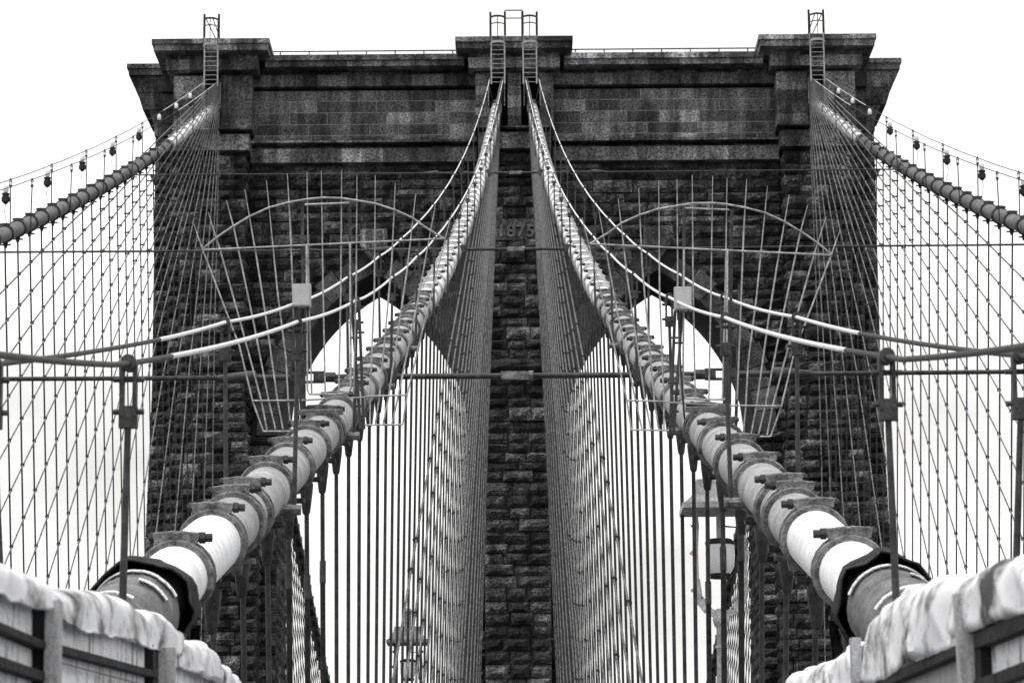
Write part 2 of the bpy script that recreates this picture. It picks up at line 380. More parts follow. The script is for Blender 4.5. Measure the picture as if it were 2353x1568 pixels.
# outer piers, walls, side buttresses in rock-faced courses
for sd in (-1, 1):
    cx = sd * 15.08
    zz = courses(Z_LOW, ZS_TOP, 0.565)
    for i in range(len(zz) - 1):
        z0, z1 = zz[i], zz[i + 1]
        zb = ZV(915, Y_PIER)
        grow = max(0, min(0.75, (zb - z0) * 0.09))
        y = Y_PIER - .02 - grow * .6
        for a, b in zip(*(lambda xs: (xs[:-1], xs[1:]))(splits(cx - 1.65 - grow, cx + 1.65 + grow, 1.15))):
            if grow > 0: mass.box(a + .02, b - .02, y + .2, Y_WALL, z0 + .02, z1 - .02, random.random())
            mass_stone(a, b, z0, z1, y, True, proud=random.choice([-.04, 0, 0, .06, .15]))
        # inner return of the pier
        mass_stone(Y_PIER + .15 - grow * .6, Y_WALL - .05, z0, z1, cx - sd * (1.65 + grow) , True, .2, '+X' if sd < 0 else '-X')
    # body wall beside the pier and the side buttress
    zz = courses(Z_LOW, ZV(300, 154), 0.565)
    for i in range(len(zz) - 1):
        z0, z1 = zz[i], zz[i + 1]
        g = max(0, min(.35, (ZV(900, 155) - z0) * .03))
        a, b = sorted((sd * 16.7, sd * (17.45))); mass_stone(a, b, z0, z1, Y_WALL - .02, True)
        a, b = sorted((sd * 17.4, sd * (18.32 + g))); mass_stone(a, b, z0, z1, 155.05, True)
        mass.box(min(a, b) + .05, max(a, b) - .03, 155.2, 159.3, z0 + .02, z1 - .02, random.random())
    # spandrel wall courses, stepping against the arch ring
    zz = courses(Z_LOW, ZW_TOP, 0.57)
    for i in range(len(zz) - 1):
        z0, z1 = zz[i], zz[i + 1]; zm = (z0 + z1) / 2
        dz = zm - Z_SPRING; re = AR + 1.2
        rangs = []
        if dz < 0: rangs = [(1.6, JI), (JO, 13.45)]
        else:
            xr = JI + math.sqrt(max(0, re * re - dz * dz)) if dz < re else JI
            xl = JO - math.sqrt(max(0, re * re - dz * dz)) if dz < re else JO
            if xr > xl + .05:
                rangs = [(1.6, max(1.7, xl)), (min(xr, 13.3), 13.45)]
            else: rangs = [(1.6, 13.45)]
        for (a, b) in rangs:
            if b - a < .12: continue
            for p, q in zip(*(lambda xs: (xs[:-1], xs[1:]))(splits(a, b, 1.5) if b - a > 1.6 else [a, b])):
                x0, x1 = sorted((sd * p, sd * q)); mass_stone(x0, x1, z0, z1, Y_WALL - .02, True, proud=random.choice([-.05, 0, 0, .05, .12]))
    # jamb faces seen inside the arch
    for xj, fc in ((JO, '+X' if sd < 0 else '-X'), (JI, '-X' if sd < 0 else '+X')):
        zj = courses(Z_LOW, Z_SPRING, 0.57)
        for i in range(len(zj) - 1):
            for p, q in zip(*(lambda xs: (xs[:-1], xs[1:]))(splits(Y_WALL + .2, Y_BACK - .1, 1.6))):
                mass_stone(p, q, zj[i], zj[i + 1], sd * xj, True, .2, fc)
    # arch ring: voussoirs (front blocks, running a little into the soffit)
    for arc in (0, 1):
        nv = 9
        ccx, dirx = (JI, 1) if arc == 0 else (JO, -1)
        for i in range(nv):
            t0, t1 = math.radians(56.5 * i / nv + .12), math.radians(56.5 * (i + 1) / nv - .12)
            ro = AR + (1.22 if i % 2 else 1.02)
            yf = Y_WALL - .17 - random.uniform(0, .05)
            pts = []
            for y in (yf, Y_WALL + .5):
                for (r, t) in ((AR - .03, t0), (ro, t0), (ro, t1), (AR - .03, t1)):
                    pts.append((sd * (ccx + dirx * r * math.cos(t)), y, Z_SPRING + r * math.sin(t)))
            b = MB(); b.hexa(pts, random.random()); b.build('voussoir', MAT['vous'], tower)
    # keystone plaque: nested pendant shapes
    kx = sd * (JI + JO) / 2
    def pent(sc_, y0, y1, shrink):
        hw = 0.68 - shrink; zt = ZV(527, Y_WALL) - shrink * .4; zm = ZV(566, Y_WALL); zb = ZV(605, Y_WALL) + shrink * 1.2
        pr = [(-hw, zt), (hw, zt), (hw, zm), (0, zb), (-hw, zm)]
        vs = [(kx + x, y0, z) for x, z in pr] + [(kx + x, y1, z) for x, z in pr]
        fs = [(0, 1, 2, 3, 4), (9, 8, 7, 6, 5)] + [(i, i + 5, (i + 1) % 5 + 5, (i + 1) % 5) for i in range(5)]
        return MB().add(vs, fs, random.random())
    ks = pent(0, Y_WALL - .42, Y_WALL + .3, 0).build('keystone', MAT['ashlar'], tower)
    pent(0, Y_WALL - .50, Y_WALL - .40, .13).build('keystone_panel', MAT['ashlar'], ks)
    pent(0, Y_WALL - .56, Y_WALL - .48, .27).build('keystone_panel', MAT['ashlar'], ks)

def course_blocks(name, x0b, x1b, x0t, x1t, yb, yt, yback, z0, z1, w, m, parent=tower, jig=.012):
    n = max(1, round((x1t - x0t) / w)); ts = np.linspace(0, 1, n + 1)
    ts[1:-1] += rng.uniform(-.12, .12, n - 1) / n
    for i in range(n):
        j = random.uniform(-jig, jig); e = .006
        a, b = ts[i], ts[i + 1]
        B = (x0b + (x1b - x0b) * a + e, x0b + (x1b - x0b) * b - e, yb + j, yback)
        T = (x0t + (x1t - x0t) * a + e, x0t + (x1t - x0t) * b - e, yt + j, yback)
        MB().frus(B, T, z0 + .004, z1 - .004, 0).build(name, m, parent)

# upper walls between the piers: coping, cove, frieze, dressed courses, two string mouldings
for sd in (-1, 1):
    def rng_x(a, b): return sorted((sd * a, sd * b))
    def wall_course(name, v0, v1, yt, yb, w, m=MAT['ashlar'], a=1.9, b=13.3, jig=.012):
        yy = min(yt, yb)
        x0, x1 = rng_x(a, b); course_blocks(name, x0, x1, x0, x1, yb, yt, Y_WALL + .3, ZV(v1, yy), ZV(v0, yy), w, m, jig=jig)
    wall_course('coping_stone', 122, 135, 151.95, 151.95, 2.4, a=2.5, b=12.5)
    wall_course('coping_stone', 135.5, 149, 152.08, 152.12, 2.0, a=2.5, b=12.5)
    wall_course('cove_stone', 149.5, 170, 153.2, 153.35, 1.7, a=2.2, b=12.8)
    wall_course('frieze_stone', 169, 195, 153.0, 153.02, 1.6)
    wall_course('cove_stone', 195.5, 206, 153.9, 153.95, 1.8)
    vs = [205, 230, 256, 283, 308, 319]
    for i in range(5):
        z1, z0 = ZV(vs[i], Y_WALL - .55), ZV(vs[i + 1], Y_WALL - .55)
        xs = splits(1.9, 13.2, 2.2)
        for p, q in zip(xs[:-1], xs[1:]):
            x0, x1 = sorted((sd * p, sd * q)); put_stone(x0, x1, z0, z1, Y_WALL - .55, tower, False, .8, name='ashlar_stone'); n_stone += 1
    x0, x1 = sorted((sd * 1.95, sd * 13.1)); MB().box(x0, x1, Y_WALL - .525, Y_WALL + .2, ZV(318, Y_WALL - .5), ZV(207, Y_WALL - .5)).build('mortar_bed', MAT['mortar'], tower)
    wall_course('string_course', 319, 324, 153.12, 153.12, 2.6)
    wall_course('string_course', 324, 341, 154.0, 154.02, 2.2)
    wall_course('string_course', 338, 370, 153.3, 153.3, 2.3)
    wall_course('string_course', 370.5, 388, 154.0, 154.02, 2.4)

# pier tops: caps, coves, friezes, slotted shafts, mouldings
for cx in (-15.08, 0.0, 15.08):
    pp = tower
    def pier_course(name, v0, v1, wt, wb, yt, yb, w=1.3, m=MAT['ashlar'], jig=.012):
        yy = min(yt, yb)
        course_blocks(name, cx - wb, cx + wb, cx - wt, cx + wt, yb, yt, Y_WALL + .4, ZV(v1, yy), ZV(v0, yy), w, m, pp, jig)
    pier_course('cap_stone', 83, 94.5, 2.93, 2.93, 150.35, 150.35, 2.0)
    pier_course('cap_stone', 95, 110, 2.86, 2.84, 150.45, 150.47, 1.5)
    pier_course('cove_stone', 110.5, 132, 2.3, 2.25, 151.35, 151.5, 1.5)
    pier_course('frieze_stone', 131, 155, 2.3, 2.28, 151.25, 151.27, 1.1)
    pier_course('cove_stone', 155.5, 171, 1.93, 1.92, 152.1, 152.2, 2.2)
    # low dome of the cap roof
    zt = ZV(83, 150.35)
    MB().frus((cx - 2.8, cx + 2.8, 150.5, 156.5), (cx - 1.6, cx + 1.6, 151.6, 155), zt, zt + .13).build('cap_roof', MAT['core'], pp)
    MB().box(cx - 2.85, cx + 2.85, Y_WALL + .4, 156.9, ZV(168, 151.3), zt - .01).build('cap_backing', MAT['core'], pp)
    cols_ = ((-1.95, -1.25), (-.33, .33), (1.25, 1.95)) if cx == 0 else ((-1.95, -.42), (.42, 1.95))
    zs = courses(ZV(289, 151.8), ZV(169, 151.8), .58)
    for (a, b) in cols_:
        for i in range(len(zs) - 1):
            MB().box(cx + a, cx + b, 151.8 + random.uniform(-.01, .01), 157, zs[i] + .006, zs[i + 1] - .006).build('shaft_stone', MAT['ashlar'], pp)
    pier_course('string_course', 289, 292, 2.0, 2.0, 151.7, 151.7, 1.6)
    pier_course('string_course', 292.5, 306, 1.72, 1.72, 152.5, 152.55, 1.6)
    pier_course('string_course', 303.5, 340, 1.83, 1.83, 151.95, 151.95, 1.9)
    pier_course('string_course', 340.5, 357, 1.58, 1.58, 152.75, 152.8, 1.7)
# side buttress caps
for sd in (-1, 1):
    def side_course(name, v0, v1, xt, xb, ht, hb, n=3):
        z1, z0 = ZV(v0, 154.6), ZV(v1, 154.6)
        for i in range(n):
            a, b = i / n, (i + 1) / n
            xb0, xb1 = sorted((sd * 17.0, sd * xb)); xt0, xt1 = sorted((sd * 17.0, sd * xt))
            MB().frus((xb0, xb1, 157.2 - hb + 2 * hb * a + .005, 157.2 - hb + 2 * hb * b - .005), (xt0, xt1, 157.2 - ht + 2 * ht * a + .005, 157.2 - ht + 2 * ht * b - .005), z0 + .004, z1 - .004).build(name, MAT['ashlar'], tower)
    side_course('cap_stone', 143, 154, 19.72, 19.72, 2.9, 2.9)
    side_course('cap_stone', 154.5, 169, 19.65, 19.62, 2.85, 2.85)
    side_course('cove_stone', 169.5, 205, 19.55, 19.25, 2.7, 2.5)
    side_course('frieze_stone', 205, 242, 19.2, 18.95, 2.45, 2.3)
    side_course('cove_stone', 242, 272, 18.65, 18.42, 2.2, 2.1)
    side_course('shaft_stone', 272, 300, 18.4, 18.36, 2.05, 2.05)
    side_course('string_course', 389, 397, 18.6, 18.45, 2.2, 2.1)
o = mass.build('rock_faced_stones', MAT['rock'], tower); tag(o, kind='stuff')
if mass_a.v: o = mass_a.build('dressed_stones', MAT['ashlar'], tower); tag(o, kind='stuff')
# date on the centre pier
fc = bpy.data.curves.new('date_numerals', 'FONT'); fc.body = '1875'; fc.size = 0.86; fc.extrude = 0.1; fc.offset = 0.02; fc.align_x = 'CENTER'; fc.space_character = 1.12
fo = bpy.data.objects.new('tmp_text', fc); col.objects.link(fo)
dg = bpy.context.evaluated_depsgraph_get(); me = bpy.data.meshes.new_from_object(fo.evaluated_get(dg)); bpy.data.objects.remove(fo)
me.materials.clear(); me.materials.append(MAT['date'])
W = Matrix.Translation((0.02, Y_PIER - .14, ZV(545, Y_PIER))) @ Matrix.Rotation(math.radians(90), 4, 'X')
o = link('date_numerals', me, None, tower, W); tag(o, 'raised stone numerals reading 1875')

# ------------------------------------------------------------------ main cables with their bands
R_IN, R_OUT = 0.228, 0.225
def frame_at(kind, side, k):
    p = cable_pt(kind, side, k); q = cable_pt(kind, side, k - .2)      # towards the tower
    t = (q - p).normalized(); x = Vector((1, 0, 0)); x = (x - t * x.dot(t)).normalized(); z = x.cross(t)
    W = Matrix.Identity(4)
    for i in range(3): W[i][0], W[i][1], W[i][2], W[i][3] = x[i], t[i], z[i], p[i]
    return W
def band_mesh(r, flip, m=None):
    b = MB()
    b.lathe([(r - .02, -.095), (r + .036, -.095), (r + .046, -.075), (r + .046, -.045), (r + .024, -.03), (r + .024, .04), (r + .044, .055), (r + .044, .09), (r - .02, .095)], 22, 'Y', caps=False)
    # clamping saddle on top, tapered at both ends
    z0, z1 = r + .0, r + .085
    s = 1 if flip else -1
    b.hexa([(-.13, -.055, z0), (.13, -.055, z0), (.13, .055, z0), (-.13, .055, z0), (-.155, -.05, z1), (.155, -.05, z1), (.155, .05, z1), (-.155, .05, z1)])
    for sx in (-1, 1):
        b.hexa([(sx * .02, -.066, z1 - .075), (sx * .15, -.058, z1 - .07), (sx * .15, .058, z1 - .07), (sx * .02, .066, z1 - .075), (sx * .02, -.05, z1 + .012), (sx * .165, -.045, z1 - .004), (sx * .165, .045, z1 - .004), (sx * .02, .05, z1 + .012)])
    b.box(-.025, .025, -.075, .075, z1 - .06, z1 + .004)
    # ears under the cable
    b.hexa([(-.035, -.045, -r - .2), (.035, -.045, -r - .2), (.035, .045, -r - .2), (-.035, .045, -r - .2), (-.085, -.07, -r + .03), (.085, -.07, -r + .03), (.085, .07, -r + .03), (-.085, .07, -r + .03)])
    b.lathe([(.026, -.16), (.026, .16)], 7, 'X', (0, 0, -r - .1))
    return b.mesh('cable_band', m or MAT['band'], True)
def bolt_mesh(r, s):
    b = MB(); z = r + .05
    b.lathe([(.022, -.2), (.022, .2)], 8, 'X', (0, 0, z))
    b.lathe([(.045, s * .16), (.045, s * .2)] if s > 0 else [(.045, s * .2), (.045, s * .16)], 6, 'X', (0, 0, z))
    b.lathe([(.04, -s * .185), (.04, -s * .16)] if s > 0 else [(.04, -s * .16), (.04, -s * .185)], 6, 'X', (0, 0, z))
    b.lathe([(.03, s * .2), (.03, s * .25)] if s > 0 else [(.03, s * .25), (.03, s * .2)], 8, 'X', (0, 0, z))
    return b.mesh('bolt', MAT['iron'], True)
CABLE_NAMES = {('inner', -1): 'left inner', ('inner', 1): 'right inner', ('outer', -1): 'left outer', ('outer', 1): 'right outer'}
CABLE_LABELS = {('inner', -1): 'thick banded main cable, pale, running from tower centre to the lower left corner',
                ('inner', 1): 'thick banded main cable, pale, running from tower centre to the lower right corner',
                ('outer', -1): 'banded outer main cable leaving the tower towards the left edge of the picture',
                ('outer', 1): 'banded outer main cable leaving the tower towards the right edge of the picture'}
CAB = {}
for kind in ('inner', 'outer'):
    r = R_IN if kind == 'inner' else R_OUT
    for side in (-1, 1):
        root = tag(empty('main_cable', cable_pt(kind, side, 0)), CABLE_LABELS[(kind, side)], 'cable', 'main suspension cables'); CAB[(kind, side)] = root
        k1 = 62 if kind == 'inner' else 36
        # pale lengths near the camera and at the saddle; the rest is darker
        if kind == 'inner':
            segs = [(-2.2, 0, MAT['white'], 'pale_toned_length'), (0, 38.5, MAT['white'], 'wire_wrapping'), (38.5, 56, MAT['buff'], 'wire_wrapping'), (56, k1, MAT['white'], 'pale_toned_length')]
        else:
            segs = [(-2.2, 8.5, MAT['white'], 'pale_toned_length'), (8.5, k1, MAT['outer'], 'wire_wrapping')]  # tone painted in: pale before the stone, dark against the sky
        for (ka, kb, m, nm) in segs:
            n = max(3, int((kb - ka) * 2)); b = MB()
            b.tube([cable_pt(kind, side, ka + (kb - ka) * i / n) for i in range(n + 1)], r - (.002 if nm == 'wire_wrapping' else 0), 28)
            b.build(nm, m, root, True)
        bm_ = band_mesh(r, side < 0, MAT['band'] if kind == 'inner' else MAT['iron']); bp_ = band_mesh(r, side < 0, MAT['band_pale']); bo_ = bolt_mesh(r, 1 if side < 0 else -1)
        ks = list(range(0, 58 if kind == 'inner' else 36)) + ([55.32] if kind == 'inner' else [])
        for k in ks:
            W = frame_at(kind, side, k)
            W = W @ Matrix.Rotation(random.uniform(-.07, .07), 4, 'Y') @ Matrix.Diagonal((1, random.uniform(.9, 1.1), 1, 1))
            c = link('cable_band', bp_ if k < (39 if kind == 'inner' else 9) else bm_, None, root, W)  # outer bands near the tower take the same painted-in pale tone
            if kind == 'inner' and k >= 24: link('bolt', bo_, None, c, W)

# ------------------------------------------------------------------ suspenders and diagonal stays
def socket_mesh():
    b = MB(); b.lathe([(.028, -.36), (.042, -.34), (.068, -.12), (.075, -.03), (.06, 0), (.03, .02)], 10, 'Z'); b.box(-.06, .06, -.025, .025, -.03, .1)
    b.lathe([(.03, -.15), (.03, .15)], 7, 'X', (0, 0, .02)); return b.mesh('socket', MAT['iron'], True)
SOCK = socket_mesh()
def lerp(a, b, t): return Vector(a) + (Vector(b) - Vector(a)) * t
def hang_ends(kind, side, k):
    p = cable_pt(kind, side, k); r = R_IN if kind == 'inner' else R_OUT
    xb = 2.15 if kind == 'inner' else 14.25
    y = p.y - (.0)
    return Vector((p.x, y, p.z - r - .12)), Vector((side * xb, y, deck(y)))
STAY_S = [6, 13, 22, 32, 42, 51] + [60 + 5.3 * i for i in range(12)]
N_STAY = {'inner': len(STAY_S), 'outer': len(STAY_S)}
def stay_ends(kind, side, j):
    s = STAY_S[j]
    xb = 2.15 if kind == 'inner' else 14.25
    x0 = .88 if kind == 'inner' else X_OUT
    a = Vector((side * (x0 - (.26 if kind == 'inner' else .34)), 152.6, 41.9 - .03 * (N_STAY[kind] - j)))
    y = Y_TOWER - s
    return a, Vector((side * xb, y, deck(y)))
def stay_x(kind, side, a, b, t):
    p = lerp(a, b, t); k = (Y_TOWER - p.y) / BAND
    ha, hb = hang_ends(kind, side, k); tz = max(0, min(1, (p.z - ha.z) / (hb.z - ha.z)))
    xh = ha.x + (hb.x - ha.x) * tz - .04 * side
    f = max(0, 1 - t / .45)
    return xh * (1 - f) + (a.x + (b.x - a.x) * t) * f
def stay_path(kind, side, a, b):
    n = max(6, int((a.y - b.y) / (2 * BAND))); out_ = []
    for i in range(n + 1):
        t = i / n; p = lerp(a, b, t)
        if 0 < t: p.x = stay_x(kind, side, a, b, t)
        out_.append(p)
    return out_
for kind in ('inner', 'outer'):
    for side in (-1, 1):
        nm = CABLE_NAMES[(kind, side)]
        rr = (.0235 if kind == 'inner' else .0265)
        m = MAT['hanger'] if kind == 'inner' else MAT['hanger_o']
        kmax = 58 if kind == 'inner' else 34
        for k in range(3, kmax):
            a, b = hang_ends(kind, side, k)
            lab = f'wire suspender, {ordinal(k - 2)} from the tower, hanging under the {nm} cable'
            if kind == 'inner' and k >= 36:
                root = tag(empty('suspender', b), lab, 'suspender', f'suspenders of the {nm} cable')
                link('socket', SOCK, None, root, Matrix.Translation(a))
                zs = walk(a.y) + 4.1 + random.uniform(-.25, .15)
                tS = (zs - a.z) / (b.z - a.z)
                if 0.05 < tS < 1 and k > 50:
                    c = lerp(a, b, tS)
                    MB().tube([lerp(a, b, .28 / (a - b).length), c], rr * 1.08, 8).build('rope', m, root, True)
                    MB().tube([c + Vector((0, 0, .12)), c - Vector((0, 0, .14))], .036, 8).build('clamp', MAT['iron'], root, True)
                    MB().tube([c - Vector((0, 0, .1)), b], .03, 8).build('sleeve', MAT['black'], root, True)
                else:
                    MB().tube([lerp(a, b, .28 / (a - b).length), b], rr * 1.05, 8).build('rope', m, root, True)
            else:
                o = MB().tube([a, b], rr, 6).build('suspender', m, None, True); tag(o, lab, 'suspender', f'suspenders of the {nm} cable')
        clips = MB(); near = []
        for j in range(N_STAY[kind]):
            a, b = stay_ends(kind, side, j)
            pts = stay_path(kind, side, a, b)
            o = MB().tube(pts, .026 if kind == 'outer' else .022, 6).build('diagonal_stay', MAT['wire'] if kind == 'outer' else MAT['wire_in'], None, True)
            tag(o, f'straight diagonal stay, {ordinal(j + 1)} from the tower, beside the {nm} cable', 'stay', f'stays of the {nm} cable')
            # clips where the stay crosses the suspenders
            for k in range(4 if kind == 'outer' else 20, kmax):
                if kind == 'inner' and random.random() < .55: continue
                ha, hb = hang_ends(kind, side, k)
                t = (a.y - ha.y) / (a.y - b.y)
                if 0.02 < t < .98:
                    p = lerp(a, b, t); p.x = stay_x(kind, side, a, b, t)
                    tz = (p.z - ha.z) / (hb.z - ha.z)
                    if 0.01 < tz < .99:
                        q = lerp(ha, hb, tz)
                        w = (.036 if kind == 'outer' else .028) + random.uniform(-.006, .006)
                        m_ = (p + q) / 2; dx = min(.09, abs(p.x - q.x) / 2)
                        clips.box(m_.x - w - dx, m_.x + w + dx, p.y - .03, p.y + .03, p.z - .024, p.z + .024)
                        clips.box(p.x - .03, p.x + .03, p.y - .035, p.y + .035, p.z - .05, p.z + .05)
        if clips.v:
            o = clips.build('stay_clips', MAT['dark'], CAB[(kind, side)]); tag(o, kind='stuff')

# far span beyond the tower, seen through the arches
def far_pt(side, s): return Vector((side * (X_OUT - .004 * s), 158 + s, 40.6 - .325 * s + .00067 * s * s))
def far_deck(Y): return deck(152) + .01 * (Y - 152)
for side in (-1, 1):
    w = 'left' if side < 0 else 'right'
    root = tag(empty('far_cable', far_pt(side, 0)), f'dark main cable of the far span seen low through the {w} arch', 'cable', 'main suspension cables')
    b = MB(); b.tube([far_pt(side, s) for s in range(0, 245, 6)], .3, 12); b.build('wire_wrapping', MAT['dark'], root, True)
    bb = MB()
    for i in range(8, 60):
        p = far_pt(side, i * BAND); bb.box(p.x - .3, p.x + .3, p.y - .1, p.y + .1, p.z - .62, p.z + .36)
    tag(bb.build('cable_bands', MAT['dark'], root), kind='stuff')
    for i in range(12, 50, 1):
        p = far_pt(side, i * BAND); q = Vector((side * 14.2, p.y, far_deck(p.y)))
        o = MB().tube([p, q], .03, 5).build('far_suspender', MAT['hanger_o']); tag(o, f'thin wire suspender of the far span seen through the {w} arch', 'suspender', f'far suspenders through the {w} arch')
    for j in range(6, 26):
        a = Vector((side * 14.9, 158, 39.5)); y = 158 + j * 2 * BAND; q = Vector((side * 14.2, y, far_deck(y)))
        o = MB().tube([a, q], .03, 5).build('far_stay', MAT['hanger_o']); tag(o, f'thin diagonal stay of the far span seen through the {w} arch', 'stay', f'far stays through the {w} arch')

# ------------------------------------------------------------------ hand ropes along the cables
def HR(k): return 1.5 + max(0, k - 50) * .026 + max(0, k - 59.3) * .1
def rope_pt(kind, side, e, k):
    p = cable_pt(kind, side, k); return Vector((p.x + e, p.y, p.z + HR(k)))
def clamp(parent, p, s, m):
    """hook clamp that holds the rope: ring, forked plates, cross bolts"""
    b = MB()
    ring = [p + Vector((math.cos(w) * .0, math.sin(w) * .0, 0)) for w in (0,)]
    b.tube([p + Vector((0, -.05 * s, 0)), p + Vector((0, .05 * s, 0))], .045 * s, 10)
    for dx in (-.035, .035):
        b.box(p.x + dx * s - .011 * s, p.x + dx * s + .011 * s, p.y - .035 * s, p.y + .035 * s, p.z - .30 * s, p.z - .01)
    for dz in (-.09, -.27):
        b.tube([p + Vector((-.085 * s, 0, dz * s)), p + Vector((.085 * s, 0, dz * s))], .016 * s, 7)
    b.box(p.x - .05 * s, p.x + .05 * s, p.y - .03 * s, p.y + .03 * s, p.z - .36 * s, p.z - .24 * s)
    b.build('clamp', m, parent, True)
IN_POSTS = [59.3, 54.3, 50.6, 47.0, 43.4, 39.9, 36.3, 32.7, 29.2, 25.6, 22.0, 18.4, 14.8, 11.3, 7.7, 4.1]
OUT_POSTS = [33, 29.4, 25.8, 22.2, 18.65, 15.1, 11.5, 8.4, 5.5, 2.9]
for kind in ('inner', 'outer'):
    for side in (-1, 1):
        for e in (-.33, .33):
            inner_side = (e * side < 0)
            w = CABLE_NAMES[(kind, side)]
            root = tag(empty('hand_rope', rope_pt(kind, side, e, 0)),
                       f'{"white" if kind == "inner" else "thin"} hand rope on posts along the {w} cable, on its {"inner" if inner_side else "outer"} side', 'hand rope', 'hand ropes of the cables')
            posts = ([59.2 if side < 0 else 59.1] + [k - (.15 if side > 0 else 0) for k in IN_POSTS[1:]]) if kind == 'inner' else OUT_POSTS
            k1 = 62.5 if kind == 'inner' else 36
            pts = []
            allk = sorted(posts + [-1.2, k1])
            for a_, b_ in zip(allk[:-1], allk[1:]):
                for i in range(12):
                    t = i / 12; k = a_ + (b_ - a_) * t
                    p = rope_pt(kind, side, e * (1 + (.25 * max(0, min(1, (k - 56) / 3.3)) if (kind == 'inner' and not inner_side) else 0)), k); p.z -= .10 * 4 * t * (1 - t) * (1 if k > 40 else .5) * .22
                    pts.append(p)
            pts.append(rope_pt(kind, side, e * (1.25 if (kind == 'inner' and not inner_side) else 1), k1))
            rad = [.0168 if kind == 'inner' else .0135] * len(pts)
            kd = (58.4 if inner_side else 56.4) if kind == 'inner' else 8.5          # beyond this band the rope's darkness against the sky is painted in
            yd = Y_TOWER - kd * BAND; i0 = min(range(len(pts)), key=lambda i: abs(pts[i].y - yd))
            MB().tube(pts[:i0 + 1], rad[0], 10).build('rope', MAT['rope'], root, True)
            MB().tube(pts[i0:], rad[0] * .99, 10).build('dark_toned_rope', MAT['dark'], root, True)
            for k in posts:
                wide = 1.25 if (kind == 'inner' and k > 58.9 and not inner_side) else 1.0
                top = rope_pt(kind, side, e * wide, k); ax = cable_pt(kind, side, k); r = R_IN if kind == 'inner' else R_OUT
                big = kind == 'inner' and k > 40
                bot = Vector((ax.x + e * .93, ax.y, ax.z - .12))
                MB().tube([top - Vector((0, 0, .26)), bot], [.018, .023] if kind == 'inner' else [.017, .02], 8).build('post', MAT['iron'] if kind == 'inner' else MAT['dark'], root, True)
                clamp(root, top, 1.0 if kind == 'inner' else .7, MAT['iron'] if kind == 'inner' else MAT['dark'])
                if big:
                    b = MB(); b.tube([Vector((ax.x + e * .55, ax.y, bot.z)), Vector((ax.x + e * 1.12, ax.y, bot.z))], .05, 8); b.build('foot_bracket', MAT['band'], root, True)

# necklace lamps on the outer cables
LAMP_K = [29.4, 25.8, 22.2, 18.65, 15.1, 11.5, 8.4, 5.5, 2.9]
for side in (-1, 1):
    w = 'left' if side < 0 else 'right'
    for i, k in enumerate(LAMP_K):
        top = rope_pt('outer', side, .33 * side, k); x = top.x + side * .13; z = top.z - .62; y = top.y - .05
        nth = len(LAMP_K) - i
        root = tag(empty('cable_lamp', (x, y, z)), f'{ordinal(nth)} small globe lamp from the tower on the {w} outer cable hand rope', 'lamp', 'globe lamps along the outer cables')
        b = MB(); b.lathe([(.045, -.16), (.06, -.14), (.1, -.1), (.1, .12), (.12, .13), (.12, .17), (.06, .19)], 10, 'Z', (x, y, z)); b.box(x - .12, x + .12, y - .04, y + .04, z - .08, z + .06)
        b.build('housing', MAT['dark'], root, True)
        b = MB(); b.lathe([(.055, .18), (.085, .24), (.085, .36), (.06, .43), (.02, .46)], 10, 'Z', (x, y, z)); b.build('globe', MAT['globe'], root, True)
        b = MB(); b.tube([(x, y, z - .05), (top.x, top.y, z - .05)], .02, 6); b.build('bracket', MAT['dark'], root, True)
        pt = cable_pt('outer', side, k)
        b = MB(); b.tube([(x, y, z - .15), (x + side * .03, y, z - .4), (x - side * .05, y, z - .75), (pt.x + side * .2, y, pt.z + .05)], .008, 5); b.build('lead_wire', MAT['dark'], root, True)

